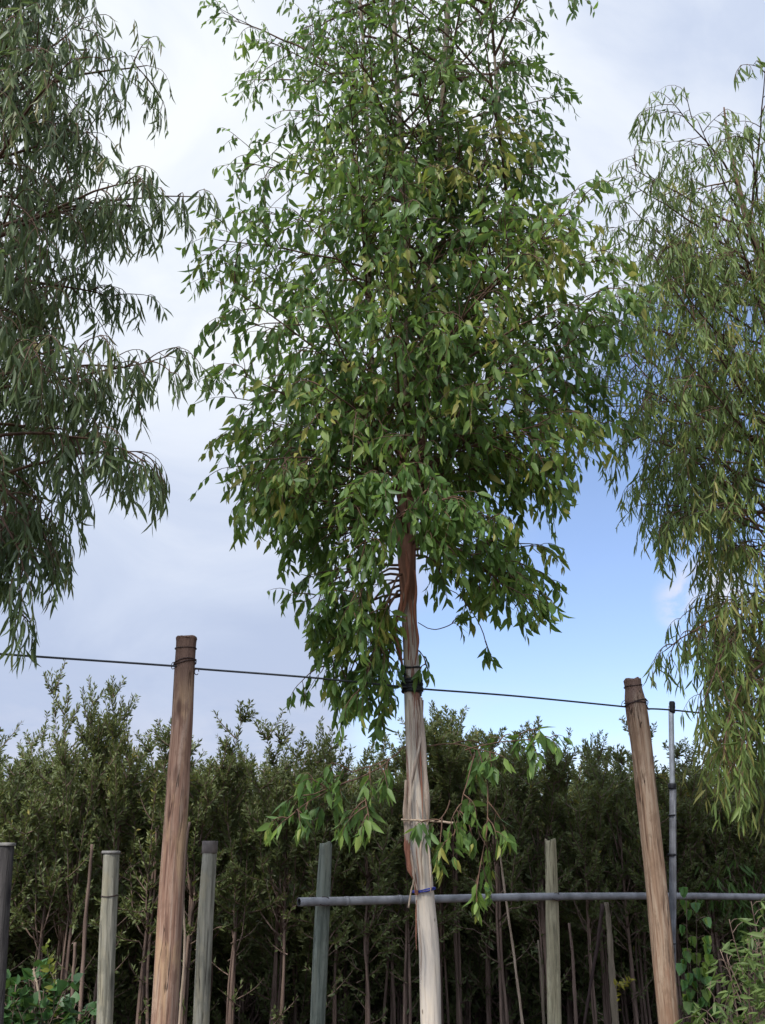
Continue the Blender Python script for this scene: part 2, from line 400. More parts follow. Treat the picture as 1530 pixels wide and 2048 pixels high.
class Grower:
    """branches, drooping twigs and leaves hanging from them"""
    def __init__(s, Lf, leafL, ratio, hang, droop, keep=None):
        s.Lf = Lf; s.lL = leafL; s.ratio = ratio; s.hang = hang; s.droop = droop
        s.mb = MB(); s.tw = MB(); s.keep = keep; s.zs = ([0, 20], [1, 1])
    def merge(s):
        s.mb.v += s.tw.v; s.mb.s += s.tw.s; s.mb.l += [x + s.mb.n for x in s.tw.l]; s.mb.n += s.tw.n
    def leaf(s, p, d, tone, sz=1.0):
        if s.keep and not s.keep(p): return
        dd = d * (1 - s.hang) + np.array([0, 0, -1.0]) * s.hang + rv3(0.26)
        L = rnd(*s.lL) * sz * float(np.interp(p[2], s.zs[0], s.zs[1]))
        s.Lf.add(p, dd, L, L * rnd(*s.ratio) , tone + random.gauss(0, 0.13))
    def twig(s, p, d, L, tone, nleaf):
        n = 5; pts = [p]; q = p.copy(); dd = d / (np.linalg.norm(d) + 1e-9)
        for i in range(n):
            dd = dd + np.array([0, 0, -s.droop]) * 0.28 + rv3(0.10); dd /= np.linalg.norm(dd)
            q = q + dd * L / n; pts.append(q.copy())
        pts = np.array(pts)
        if s.keep and not s.keep(pts[-1]): return
        s.tw.tube(pts, np.linspace(0.0030, 0.0012, n + 1), 3, cap=False)
        for i in range(nleaf):
            u = (i + 0.6) / nleaf; f = u * n; a = min(int(f), n - 1); pp = pts[a] + (pts[a + 1] - pts[a]) * (f - a)
            td = norm(pts[a + 1] - pts[a]); sd_ = norm(np.cross(td, rv3()))
            s.leaf(pp, td * 0.7 + sd_ * 0.9, tone + 0.25 * (u - 0.5), 1.0 - 0.35 * max(0, u - 0.6))
        s.leaf(pts[-1], dd, tone + 0.2, 0.7)
    def branch(s, P0, P1, lift, r0, tone, nsec=9, secL=(0.25, 0.55), nter=4, terL=(0.14, 0.3), nleaf=6, start=0.25, mid=None):
        P0 = np.asarray(P0, float); P1 = np.asarray(P1, float)
        C = (P0 + P1) / 2 + np.array([0, 0, lift]) if mid is None else np.asarray(mid, float)
        u = np.linspace(0, 1, 9)[:, None]
        pts = (1 - u) ** 2 * P0 + 2 * u * (1 - u) * C + u * u * P1 + np.cumsum(rng.normal(0, 0.008 * min(1, np.linalg.norm(P1 - P0)), (9, 3)), axis=0) * (u > 0)
        s.mb.tube(pts, np.linspace(r0, 0.0035, 9), 6, cap=False)
        ax = P1 - P0; Lb = np.linalg.norm(ax)
        for i in range(nsec):
            f = start + (1 - start) * (i + rnd(0.1, 0.9)) / nsec; g_ = f * 8; a = min(int(g_), 7)
            p = pts[a] + (pts[a + 1] - pts[a]) * (g_ - a); td = norm(pts[a + 1] - pts[a])
            sd_ = norm(np.cross(td, rv3())); d = norm(td * rnd(0.5, 1.1) + sd_ * rnd(0.6, 1.1) + np.array([0, 0, 0.15]))
            L2 = rnd(*secL) * (1.15 - 0.45 * f); n2 = 6; q = p.copy(); sp = [q.copy()]
            for j in range(n2):
                d = norm(d + np.array([0, 0, -s.droop * 0.13]) + rv3(0.07)); q = q + d * L2 / n2; sp.append(q.copy())
            sp = np.array(sp); s.tw.tube(sp, np.linspace(0.0052, 0.0022, n2 + 1), 4, cap=False)
            tn = tone + random.gauss(0, 0.10) + 0.10 * f
            for j in range(nter):
                h = (j + rnd(0.5, 1.0)) / nter * n2; b = min(int(h), n2 - 1); pp = sp[b] + (sp[b + 1] - sp[b]) * (h - b)
                tdd = norm(sp[b + 1] - sp[b]); s2 = norm(np.cross(tdd, rv3()))
                s.twig(pp, tdd * 0.7 + s2, rnd(*terL), tn, nleaf)
            s.twig(sp[-1], d, rnd(*terL), tn + 0.1, nleaf)
        s.twig(pts[-1], ax / Lb, terL[1], tone + 0.25, nleaf)

def crown(gr, cx, Y0, table, n, py_rng, phi_rng, stems, lean, lift, r0, rd, inner=(0.5, 1.0), tonef=None, zmin=0, off=0.08, **kw):
    """table: py -> left px, right px; stems: list of polylines (world)"""
    ty = [a[0] for a in table]
    for i in range(n):
        py = py_rng[0] + (py_rng[1] - py_rng[0]) * (i + rnd(0, 1)) / n
        lp = np.interp(py, ty, [a[1] for a in table]); rp = np.interp(py, ty, [a[2] for a in table])
        phi = phi_rng[0] + (phi_rng[1] - phi_rng[0]) * ((i * 0.6180339 + rnd(0, .06)) % 1.0)
        c = cx(py); A = at(c, py, Y0); RL = max(0.1, A[0] - at(lp, py, Y0)[0] - off); RR = max(0.1, at(rp, py, Y0)[0] - A[0] - off)
        Rd = rd if rd else 0.8 * (RL + RR) / 2
        cs, sn = math.cos(phi), math.sin(phi); rx = RR if cs > 0 else RL
        rad = math.sqrt((rx * cs) ** 2 + (Rd * sn) ** 2) * math.sqrt(rnd(inner[0] ** 2, inner[1] ** 2))
        T = A + np.array([math.copysign(1, cs) * 0 + rad * cs, rad * sn, 0])
        zs = max(zmin, T[2] - rad * rnd(*lean)); st = random.choice(stems)
        kk = int(np.argmin(abs(st[:, 2] - zs))); S = st[kk][:3]
        tone = tonef(T, py) if tonef else 0.4
        gr.branch(S, T, lift * rad, r0 * (0.5 + 0.5 * rad), tone, **kw)

# ------------------------------------------------------------------ peeling gum tree (centre)
Y0 = 6.0
def pxline(rows, Y, n):
    """rows: px, py, width_px -> (n,4) world centre + radius"""
    out = []
    for r_ in rows:
        y = r_[3] if len(r_) > 3 else Y
        p = at(r_[0], r_[1], y); out.append([*p, 0.5 * r_[2] * mpp(r_[0], r_[1], y)])
    return spline(out, n)
def to_ground(rows4):
    """extend first row straight down to z=-0.05 (rows go bottom-up)"""
    a, b = rows4[0], rows4[min(4, len(rows4) - 1)]
    d = (a[:3] - b[:3]); d = d / -d[2]
    e = a.copy(); e[:3] = a[:3] + d * (a[2] + 0.05); e[3] = a[3] * 1.12
    m_ = [e + (a - e) * k_ / 6 for k_ in range(6)]
    return np.vstack([m_, rows4])

base_px = at(862, 2048, Y0)
tree = empty('gum_tree', (base_px[0] + 0.08, Y0, 0))
tag(tree, 'tall gum tree with peeling cream trunk and broad green leaves, strapped to the cable', 'tree', 'gum trees along the cable')
def child_build(mb, name, mat, root):
    o = mb.build(name, mat, root, True)
    o.matrix_parent_inverse = __import__('mathutils').Matrix.Translation(-root.location)
    return o
def put(o, root):
    o.matrix_parent_inverse = __import__('mathutils').Matrix.Translation(-root.location); return o

trk = to_ground(pxline([(862, 2048, 42), (858, 1900, 41), (850, 1800, 38), (840, 1700, 39), (834, 1600, 38), (829, 1500, 36), (825, 1390, 34), (823, 1340, 31), (819, 1250, 29), (815, 1150, 33), (812, 1060, 39), (813, 1000, 34)], Y0, 70))
def bark_r(seed, amp=0.05, groove=()):
    def f(rr, ph, pts):
        o = rr.copy()
        for i in range(rr.shape[0]):
            z = pts[i][2]
            for j in range(rr.shape[1]):
                c, s_ = math.cos(ph[j]), math.sin(ph[j])
                o[i, j] *= 1 + amp * noise.noise(Vector((c * 1.6 + seed, s_ * 1.6, z * 1.3))) + amp * 0.6 * noise.noise(Vector((c * 6, s_ * 6 + seed, z * 2.5)))
                for (pc, z0, z1, dep, wd) in groove:
                    if z0 < z < z1:
                        dz = min(z - z0, z1 - z) / (z1 - z0) * 4; dz = min(1, dz)
                        cc = pc + 0.08 * noise.noise(Vector((z * 3, seed, 0)))
                        dd_ = (ph[j] - cc + math.pi) % (2 * math.pi) - math.pi
                        if abs(dd_) < wd: o[i, j] -= dep * dz * (1 - abs(dd_) / wd)
        return o
    return f
mb = MB(); mb.tube(trk[:, :3], trk[:, 3], 48, rfun=bark_r(3, 0.09))
trunk_o = set_axis(put(mb.build('trunk', M['gum_bark'], tree), tree), trk)

def P4(rows): return pxline(rows, Y0, 40)
stems_main = [P4([(813, 1005, 30), (808, 900, 18), (808, 760, 15, 5.95), (815, 560, 13, 5.95), (802, 300, 12, 5.9), (790, 80, 10), (782, -150, 8), (775, -420, 4)]),
              P4([(814, 1010, 28), (845, 880, 17, 6.1), (860, 640, 16, 6.15), (868, 460, 15, 6.2), (880, 300, 12, 6.2), (892, 90, 10), (905, -180, 7), (915, -420, 3)]),
              P4([(808, 1010, 22), (778, 900, 12, 6.1), (745, 740, 10, 6.25), (738, 500, 9, 6.3), (735, 250, 7, 6.3), (722, 20, 6, 6.3), (700, -200, 3, 6.3)]),
              P4([(816, 1020, 20), (900, 880, 11, 6.2), (985, 740, 9, 6.4), (1020, 540, 8, 6.4), (1005, 300, 6), (985, 60, 5), (975, -150, 3)])]
for st in stems_main:
    b_ = MB(); b_.tube(st[:, :3], st[:, 3], 14, rfun=bark_r(random.random() * 9, 0.08)); put(b_.build('stem', M['fork'], tree), tree)

# peeling ribbons of bark
def strip(rows, w, mat, Y=Y0, off=0.0, seed=0, root=trunk_o):
    """rows: px, py, dY ; ribbon facing the viewer's side of the trunk"""
    pts = spline([at(a, b, Y + c) for a, b, c in rows], 18); n = len(pts)
    side = np.array([[math.cos(0.5 * math.sin(i * 0.5 + seed)), -math.sin(0.7 * math.sin(i * 0.6 + seed)), 0] for i in range(n)])
    u = np.linspace(0, 1, n); ww = w * (0.35 + 0.65 * np.sin(np.pi * np.clip(u * 0.9 + 0.08, 0, 1))) * (1 + 0.25 * np.sin(u * 17 + seed))
    b_ = MB(); b_.ribbon(pts, side, ww, 0.003); o = b_.build('bark_strip', mat, root); o.matrix_parent_inverse = __import__('mathutils').Matrix.Translation(-tree.location) @ __import__('mathutils').Matrix.Identity(4)
    o.matrix_parent_inverse = (root.matrix_parent_inverse @ __import__('mathutils').Matrix.Translation((0, 0, 0))).inverted() @ root.matrix_parent_inverse
    return o
strip([(803, 1190, -.05), (800, 1230, -.06), (789, 1248, -.07), (791, 1275, -.07), (800, 1310, -.06), (808, 1340, -.06)], 0.030, M['strip'], seed=1)
strip([(829, 1140, -.06), (833, 1180, -.07), (829, 1225, -.08), (834, 1265, -.08), (836, 1290, -.08), (830, 1330, -.06)], 0.020, M['strip'], seed=2)
strip([(812, 1100, -.06), (816, 1150, -.07), (812, 1190, -.07), (806, 1225, -.06)], 0.028, M['strip'], seed=5)
strip([(842, 1395, -.05), (845, 1450, -.06), (848, 1520, -.08), (853, 1580, -.09), (856, 1630, -.08), (855, 1650, -.07)], 0.034, M['strip_pale'], seed=3)
strip([(845, 1430, -.05), (838, 1490, -.08), (830, 1530, -.09), (820, 1580, -.08), (817, 1640, -.07), (819, 1690, -.07)], 0.022, M['strip_pale'], seed=6)
strip([(817, 1640, -.06), (814, 1690, -.07), (818, 1730, -.08), (830, 1760, -.07), (833, 1790, -.06)], 0.036, M['strip'], seed=4)
strip([(812, 1560, -.06), (811, 1620, -.07), (813, 1680, -.07), (818, 1720, -.07)], 0.030, M['strip_pale'], seed=8)
strip([(833, 1800, -.06), (832, 1850, -.07), (833, 1900, -.07)], 0.008, M['strip'], seed=9)
strip([(846, 1400, -.04), (842, 1500, -.07), (843, 1560, -.08), (846, 1640, -.08)], 0.010, M['strip'], seed=7)
for i_, (xa, ya, xb, yb, w_) in enumerate([(818, 1400, 822, 1540, .010), (826, 1395, 830, 1500, .007), (835, 1400, 838, 1470, .009), (822, 1540, 823, 1650, .011), (833, 1600, 838, 1700, .008), (842, 1650, 846, 1770, .010),
                                            (812, 1230, 817, 1320, .010), (824, 1200, 826, 1290, .006), (838, 1840, 842, 1960, .006), (822, 1700, 834, 1780, .012)]):
    strip([(xa, ya, -.085), ((xa + xb) / 2 + (-1) ** i_ * 2, (ya + yb) / 2, -.098), (xb, yb, -.085)], w_ * 1.3, M['strip_pale'] if i_ not in (6, 7) else M['strip'], seed=20 + i_)
strip([(857, 1690, -.05), (859, 1720, -.06), (862, 1760, -.07), (861, 1785, -.06)], 0.009, M['strip_pale'], seed=11)

env_main = [(-350, 560, 1040), (-200, 460, 1110), (0, 405, 1150), (100, 410, 1195), (180, 440, 1190), (280, 470, 1080), (360, 500, 1110), (440, 440, 1090),
            (520, 395, 1210), (640, 415, 1270), (720, 395, 1270), (800, 370, 1250), (880, 405, 1220), (950, 435, 1150), (1000, 450, 1010), (1060, 550, 1040), (1120, 560, 1080), (1180, 600, 1090)]
Lf = Leaves()
gr = Grower(Lf, (0.070, 0.122), (0.25, 0.38), 0.60, 0.9)
gr.zs = ([2.5, 5.5, 8.5], [1.08, 1.22, 0.98])
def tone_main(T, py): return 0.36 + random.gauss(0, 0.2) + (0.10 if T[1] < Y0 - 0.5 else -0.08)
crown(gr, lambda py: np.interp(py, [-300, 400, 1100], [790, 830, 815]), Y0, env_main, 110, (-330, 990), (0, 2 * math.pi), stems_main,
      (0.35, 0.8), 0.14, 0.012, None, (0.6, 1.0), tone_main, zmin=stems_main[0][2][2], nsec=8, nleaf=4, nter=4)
# inner fill close to the stems
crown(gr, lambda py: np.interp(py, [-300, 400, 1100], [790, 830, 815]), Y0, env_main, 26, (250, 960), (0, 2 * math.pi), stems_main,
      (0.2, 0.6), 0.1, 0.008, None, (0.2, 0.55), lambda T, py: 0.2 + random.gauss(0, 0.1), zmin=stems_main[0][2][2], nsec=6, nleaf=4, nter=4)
def S_(px, py, dY=0.0): return at(px, py, Y0 + dY)
low = [((808, 1060), (770, 985, -1.0), .1, 6), ((820, 1050), (850, 980, -1.0), .1, 6), ((820, 1060), (905, 1000, -.9), .1, 6), ((808, 1060), (700, 1000, -.9), .1, 6), ((815, 1070), (815, 1010, -.9), .1, 5),  # start, end, lift, sections
    ((806, 1080), (600, 1060, .2), .12, 8), ((806, 1060), (560, 1010, -.5), .15, 9), ((805, 1100), (700, 1090, -.8), .1, 8), ((808, 1060), (640, 1090, .7), .1, 8),
    ((826, 1080), (1040, 1100, .1), .15, 9), ((826, 1060), (1000, 1040, -.6), .15, 9), ((826, 1100), (960, 1120, .6), .1, 8), ((824, 1090), (890, 1080, -.8), .1, 6),
    ((828, 1090), (1070, 1190, -.1), .2, 9), ((828, 1100), (1010, 1170, -.4), .15, 8), ((826, 1110), (930, 1170, .3), .1, 7), ((828, 1080), (1060, 1140, .3), .15, 8),
    ((803, 1130), (625, 1190, -.2), .16, 8), ((803, 1150), (645, 1250, .1), .22, 8), ((803, 1140), (700, 1220, -.5), .15, 7), ((803, 1160), (680, 1330, .0), .3, 8),
    ((803, 1170), (740, 1300, .4), .25, 7), ((804, 1180), (735, 1370, -.2), .3, 8), ((804, 1190), (690, 1380, .25), .3, 7), ((804, 1200), (770, 1400, .1), .25, 7),
    ((804, 1150), (770, 1230, -.3), .15, 5), ((804, 1190), (640, 1350, .1), .3, 6)]
for a, b, lf, ns in low:
    gr.branch(S_(*a), S_(*b), lf, 0.010, 0.33 + random.gauss(0, 0.1), nsec=ns, nleaf=5, nter=2, secL=(0.15, 0.34), terL=(0.1, 0.2), start=0.45)
for a, b, lf in [((806, 1010), (520, 950, -.2), .12), ((806, 1020), (560, 985, .3), .12), ((800, 960), (490, 870, .4), .15), ((800, 980), (530, 910, -.6), .15),
                 ((840, 980), (1080, 940, -.1), .15), ((850, 900), (1150, 860, -.3), .18), ((850, 860), (1180, 790, .2), .18), ((860, 700), (1230, 640, 0), .18), ((860, 640), (1200, 540, -.3), .15),
                 ((868, 520), (1130, 430, 0), .12), ((868, 560), (1090, 480, -.5), .12), ((800, 560), (450, 470, -.2), .12), ((800, 400), (510, 330, -.3), .1), ((870, 420), (1080, 330, .1), .1)]:
    gr.branch(S_(*a), S_(*b), lf, 0.010, 0.42 + random.gauss(0, 0.15), nsec=9, nleaf=4, nter=3, start=0.45)
# a few bare arching twigs and single outlying sprigs
for a, b, md in [((836, 1245), (905, 1250, -.05), (870, 1275)), ((900, 1180), (970, 1290, .05), (950, 1210)), ((834, 1300), (853, 1330, -.05), (845, 1300))]:
    gr.branch(S_(*a), S_(*b), 0, 0.003, 0.3, nsec=1, nleaf=4, nter=1, secL=(0.05, 0.08), terL=(0.06, 0.1), start=0.95, mid=S_(*md))
# low sprigs hanging in front of the plantation
for a, md, b, ns in [((812, 1492), (770, 1530, -.3), (665, 1560, -.5), 5), ((780, 1520, -.2), (700, 1580, -.5), (600, 1590, -.6), 4), ((700, 1560, -.4), (600, 1600, -.6), (570, 1640, -.7), 3),
                     ((740, 1540, -.3), (720, 1580, -.4), (740, 1630, -.5), 4), ((850, 1492), (900, 1480, -.2), (990, 1510, -.4), 4), ((930, 1500, -.3), (1010, 1480, -.4), (1085, 1475, -.5), 4),
                     ((950, 1505, -.3), (930, 1600, -.4), (905, 1690, -.5), 5), ((960, 1510, -.3), (990, 1600, -.4), (945, 1770, -.5), 5), ((900, 1600, -.4), (890, 1640, -.4), (870, 1640, -.4), 2)]:
    gr.branch(S_(*a), S_(*b), 0, 0.0040, 0.30 + random.gauss(0, 0.08), nsec=ns, nleaf=3, nter=2, secL=(0.08, 0.2), terL=(0.05, 0.12), start=0.4, mid=S_(*md))
gr.merge(); put(gr.mb.build('branches', M['twig'], tree), tree)
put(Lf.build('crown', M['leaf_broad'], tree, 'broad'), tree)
print('main leaves', len(Lf.p))

# ------------------------------------------------------------------ gum tree at the left edge
YL = 4.75
rootL = at(-95, 1700, YL); treeL = empty('gum_tree', (rootL[0], YL, 0))
tag(treeL, 'gum tree reaching in from the left edge with narrow grey green drooping leaves', 'tree', 'gum trees along the cable')
trL = to_ground(pxline([(-120, 2048, 46), (-105, 1500, 40), (-90, 1000, 34), (-75, 500, 26), (-60, 0, 18), (-50, -400, 8)], YL, 60))
b_ = MB(); b_.tube(trL[:, :3], trL[:, 3], 32, rfun=bark_r(5, 0.07)); set_axis(put(b_.build('trunk', M['gum_bark'], treeL), treeL), trL)
envL = [(-350, -300, 150), (-100, -400, 230), (0, -450, 255), (100, -450, 300), (250, -450, 300), (290, -450, 300), (330, -450, 405), (380, -450, 430), (440, -450, 390), (520, -450, 330), (540, -450, 220),
        (570, -450, 90), (630, -450, 70), (665, -450, 360), (740, -450, 370), (800, -450, 330), (860, -450, 310), (920, -450, 150), (960, -400, 20)]
LfL = Leaves(); grL = Grower(LfL, (0.105, 0.175), (0.115, 0.175), 0.80, 1.5)
stL = [trL]
crown(grL, lambda py: np.interp(py, [-300, 1000], [-55, -90]), YL, envL, 54, (-300, 900), (-1.9, 1.9), stL, (0.15, 0.5), 0.10, 0.014, 0.9, (0.45, 1.0),
      lambda T, py: 0.32 + random.gauss(0, 0.16), zmin=2.9, off=0.0, nsec=9, nleaf=5, nter=4, secL=(0.22, 0.46), terL=(0.14, 0.28))
for a, md, b, ns in [((-85, 960), (30, 960, 0), (95, 1090, .1), 9), ((-88, 990), (0, 980, 0), (55, 1150, -.1), 8), ((-90, 1000), (-20, 1000, .1), (25, 1230, .1), 7), ((-90, 960), (-10, 930, .2), (70, 1040, .2), 7), ((-80, 780), (150, 770, 0), (330, 720, .1), 10), ((-80, 880), (100, 830, -.2), (250, 880, -.3), 10),
                     ((-70, 480), (150, 380, 0), (400, 385, .1), 11)]:
    f_ = lambda q_: at(q_[0], q_[1], YL + (q_[2] if len(q_) > 2 else 0))
    grL.branch(f_(a), f_(b), 0, 0.012, 0.35 if a[1] < 1500 else 0.7, nsec=ns, nleaf=6 if a[1] < 1500 else 3, nter=2 if a[1] < 1500 else 1, secL=(0.12, 0.32) if a[1] < 1500 else (.05, .1), terL=(0.1, 0.24), start=0.4, mid=f_(md))
grL.merge(); put(grL.mb.build('branches', M['twig'], treeL), treeL)
put(LfL.build('crown', M['leaf_grey'], treeL, 'gum'), treeL)
print('left leaves', len(LfL.p))

# ------------------------------------------------------------------ gum tree at the right edge
YR = 7.0
rootR = at(1600, 1700, YR); treeR = empty('gum_tree', (rootR[0], YR, 0))
tag(treeR, 'airy gum tree at the right edge with long pale narrow leaves and reddish limbs', 'tree', 'gum trees along the cable')
trR = to_ground(pxline([(1610, 2048, 42), (1600, 1500, 36), (1588, 1100, 30), (1560, 760, 22), (1532, 560, 17), (1494, 440, 13), (1472, 350, 9), (1455, 270, 6), (1448, 215, 3)], YR, 60))
b_ = MB(); b_.tube(trR[:, :3], trR[:, 3], 24, rfun=bark_r(8, 0.07)); put(b_.build('trunk', M['twig'], treeR), treeR)
envR = [(120, 1330, 1620), (180, 1290, 1700), (240, 1290, 1750), (300, 1290, 1850), (340, 1215, 1900), (430, 1210, 1950), (520, 1150, 1950), (640, 1120, 1950), (760, 1120, 1950), (830, 1160, 1950),
        (900, 1250, 1950), (980, 1280, 1950), (1060, 1290, 1950), (1110, 1430, 1900), (1180, 1440, 1900), (1240, 1350, 1900), (1300, 1310, 1900), (1380, 1320, 1900), (1440, 1400, 1850), (1520, 1440, 1800)]
LfR = Leaves(); grR = Grower(LfR, (0.105, 0.175), (0.12, 0.175), 0.76, 1.4)
crown(grR, lambda py: np.interp(py, [120, 440, 760, 1500], [1440, 1494, 1560, 1600]), YR, envR, 40, (265, 900), (math.pi - 1.9, math.pi + 1.9), [trR], (0.5, 1.1), 0.03, 0.012, 1.3, (0.5, 1.0),
      lambda T, py: 0.42 + random.gauss(0, 0.18), zmin=3.2, off=0.05, nsec=8, nleaf=5, nter=4, secL=(0.28, 0.55), terL=(0.16, 0.3))
crown(grR, lambda py: 1590, YR, envR, 24, (900, 1480), (math.pi - 1.7, math.pi + 1.7), [trR], (-0.2, 0.5), 0.12, 0.012, 1.0, (0.5, 1.0),
      lambda T, py: 0.5 + random.gauss(0, 0.18), zmin=2.0, off=0.0, nsec=7, nleaf=6, nter=3, secL=(0.25, 0.5), terL=(0.16, 0.32))
crown(grR, lambda py: 1590, YR, envR, 13, (480, 960), (math.pi - 1.2, math.pi + 1.2), [trR], (0.2, 0.7), 0.08, 0.012, 1.1, (0.5, 1.0),
      lambda T, py: 0.6 + random.gauss(0, 0.18), zmin=3.0, off=0.05, nsec=8, nleaf=5, nter=4, secL=(0.25, 0.5), terL=(0.16, 0.32))
f_ = lambda q_: at(q_[0], q_[1], YR + (q_[2] if len(q_) > 2 else 0))
for a, md, b, ns in [((1590, 1180), (1430, 1210, -.2), (1330, 1300, -.3), 8), ((1590, 1240), (1450, 1250, -.3), (1400, 1400, -.4), 8), ((1590, 1300), (1460, 1330, -.3), (1440, 1500, -.5), 7), ((1595, 1380), (1500, 1400, -.4), (1490, 1560, -.5), 6),
                     ((1540, 900), (1450, 850, -.2), (1290, 600, -.2), 10), ((1530, 560), (1400, 560, .2), (1250, 410, .2), 8), ((1590, 1040), (1450, 1000, -.3), (1320, 1050, -.3), 7)]:
    grR.branch(f_(a), f_(b), 0, 0.014, 0.5, nsec=ns, nleaf=6, nter=2, secL=(0.16, 0.4), terL=(0.14, 0.28), start=0.35, mid=f_(md))
grR.merge(); put(grR.mb.build('branches', M['twig'], treeR), treeR)
put(LfR.build('crown', M['leaf_pale'], treeR, 'gum'), treeR)
print('right leaves', len(LfR.p))

# ------------------------------------------------------------------ cable between the tall posts
ZW = at(822, 1378, Y0)[2]
YPL = atz(370, 1335, ZW)[1]; YPR = atz(1270, 1414, ZW)[1]
print('wire z', ZW, 'post Y', YPL, YPR)
wp = [atz(-420, 1278, ZW), atz(0, 1308, ZW), atz(352, 1331, ZW) + [0, .02, 0], atz(392, 1336, ZW) + [0, .02, 0], atz(620, 1355, ZW), atz(808, 1372, ZW) + [0, .03, 0], atz(842, 1376, ZW) + [0, .03, 0],
      atz(1030, 1392, ZW), atz(1252, 1411, ZW) + [0, .05, 0], atz(1290, 1415, ZW) + [0, .05, 0], atz(1343, 1420, ZW), atz(1530, 1438, ZW), atz(1900, 1462, ZW)]
b_ = MB(); b_.tube(spline(wp, 90), 0.0062, 8)
cable = b_.build('cable', M['wire'], None, True, loc=wp[0]); tag(cable, 'thin dark steel cable stretched between the tall posts and past the trunk', 'cable')

# ------------------------------------------------------------------ posts
def make_post(name, rows, Y, mat, label, group, seed, groove=(), amp=0.05, top=None, segs=48, n=60):
    L4 = to_ground(pxline(rows, Y, n))
    root = empty(name, (L4[0][0], L4[0][1], 0)); tag(root, label, 'post', group)
    def rf(rr, ph, pts):
        o = bark_r(seed, amp, groove)(rr, ph, pts)
        return o
    # saw-cut top: last ring slightly uneven, with a small inset cap
    e = L4[-1].copy(); e2 = e.copy(); e2[2] += 0.004; e2[3] *= 0.93; L5 = np.vstack([L4, e2])
    mb = MB(); mb.tube(L5[:, :3], L5[:, 3], segs, rfun=rf)
    v = mb.v[0]; k0 = (len(L5) - 2) * segs
    for i in range(2 * segs): v[k0 + i][2] += 0.022 * noise.noise(Vector(tuple(v[k0 + i] * np.array([28, 28, 0]))))
    sh = set_axis(put(mb.build('shaft', mat, root), root), L4)
    return root, L4
def loop_at(L4, z, rad_add, wire, turns=1.0, tilt=0.0, wob=0.006, seed=0, n=48):
    k_ = int(np.argmin(abs(L4[:, 2] - z))); c = L4[k_]; r_ = c[3] + rad_add
    a = np.linspace(0, 2 * math.pi * turns, int(n * turns))
    return np.stack([c[0] + r_ * np.cos(a), c[1] + r_ * np.sin(a), c[2] + (z - c[2]) + tilt * np.cos(a) + wob * np.sin(a * 2.3 + seed) + wire * a / 6], 1)

rootA, LA = make_post('tall_post', [(327, 2048, 49), (336, 1900, 48), (343, 1760, 46), (354, 1600, 46), (359, 1520, 43), (364, 1450, 42), (369, 1340, 40), (372, 1290, 40), (373, 1276, 43)], YPL, M['post_red'],
                      'tall thick reddish brown round post left of the gum trunk', 'tall posts holding the cable', 2.2, [(4.5, 1.0, 2.0, 0.006, 0.10), (5.1, 2.3, 3.0, 0.005, 0.09)], 0.06)
rootB, LB = make_post('tall_post', [(1338, 2048, 41), (1325, 1900, 43), (1310, 1750, 41), (1295, 1610, 41), (1284, 1500, 41), (1276, 1440, 43), (1270, 1400, 40), (1267, 1378, 34), (1264, 1360, 35)], YPR, M['post_tan'],
                      'tall tan post leaning left with a long crack, right of the gum trunk', 'tall posts holding the cable', 6.1, [(4.9, 0.6, 1.65, 0.02, 0.10)], 0.06)
def wire_part(name, root, pts, r_, mat):
    b = MB(); b.tube(pts, r_, 6); return put(b.build(name, mat, root), root)
zt = LA[-1][2]
wire_part('wire_loop', rootA, loop_at(LA, at(370, 1298, YPL)[2], 0.003, 0, 1.0, 0.002, 0.002), 0.003, M['rust_wire'])
wire_part('wire_loop', rootA, loop_at(LA, at(370, 1330, YPL)[2], 0.005, 0.012, 2.1, 0.010, 0.004, 1), 0.0035, M['rust_wire'])
cw = at(394, 1344, YPL); a_ = np.linspace(0, 5.6, 24)
wire_part('wire_end', rootA, np.stack([cw[0] + 0.012 * np.cos(a_), cw[1] - 0.01 + 0 * a_, cw[2] + 0.018 * np.sin(a_) ], 1), 0.0025, M['rust_wire'])
cw = at(347, 1332, YPL)
wire_part('wire_end', rootA, np.stack([cw[0] + 0.010 * np.cos(a_), cw[1] - 0.01 + 0 * a_, cw[2] + 0.020 * np.sin(a_) ], 1), 0.0022, M['rust_wire'])
wire_part('wire_loop', rootB, loop_at(LB, at(1266, 1373, YPR)[2], 0.003, 0, 1.0, 0.008, 0.003), 0.0035, M['rust_wire'])
wire_part('wire_loop', rootB, loop_at(LB, at(1270, 1402, YPR)[2], 0.006, -0.012, 2.2, 0.012, 0.006, 2), 0.004, M['rust_wire'])
wire_part('wire_end', rootB, spline([at(1292, 1398, YPR - .04), at(1296, 1404, YPR - .05), at(1294, 1413, YPR - .05), at(1298, 1420, YPR - .03), at(1292, 1408, YPR - .05)], 20), 0.003, M['rust_wire'])
wire_part('wire_end', rootB, spline([at(1251, 1400, YPR - .04), at(1245, 1404, YPR - .05), at(1243, 1411, YPR - .05)], 12), 0.0022, M['rust_wire'])

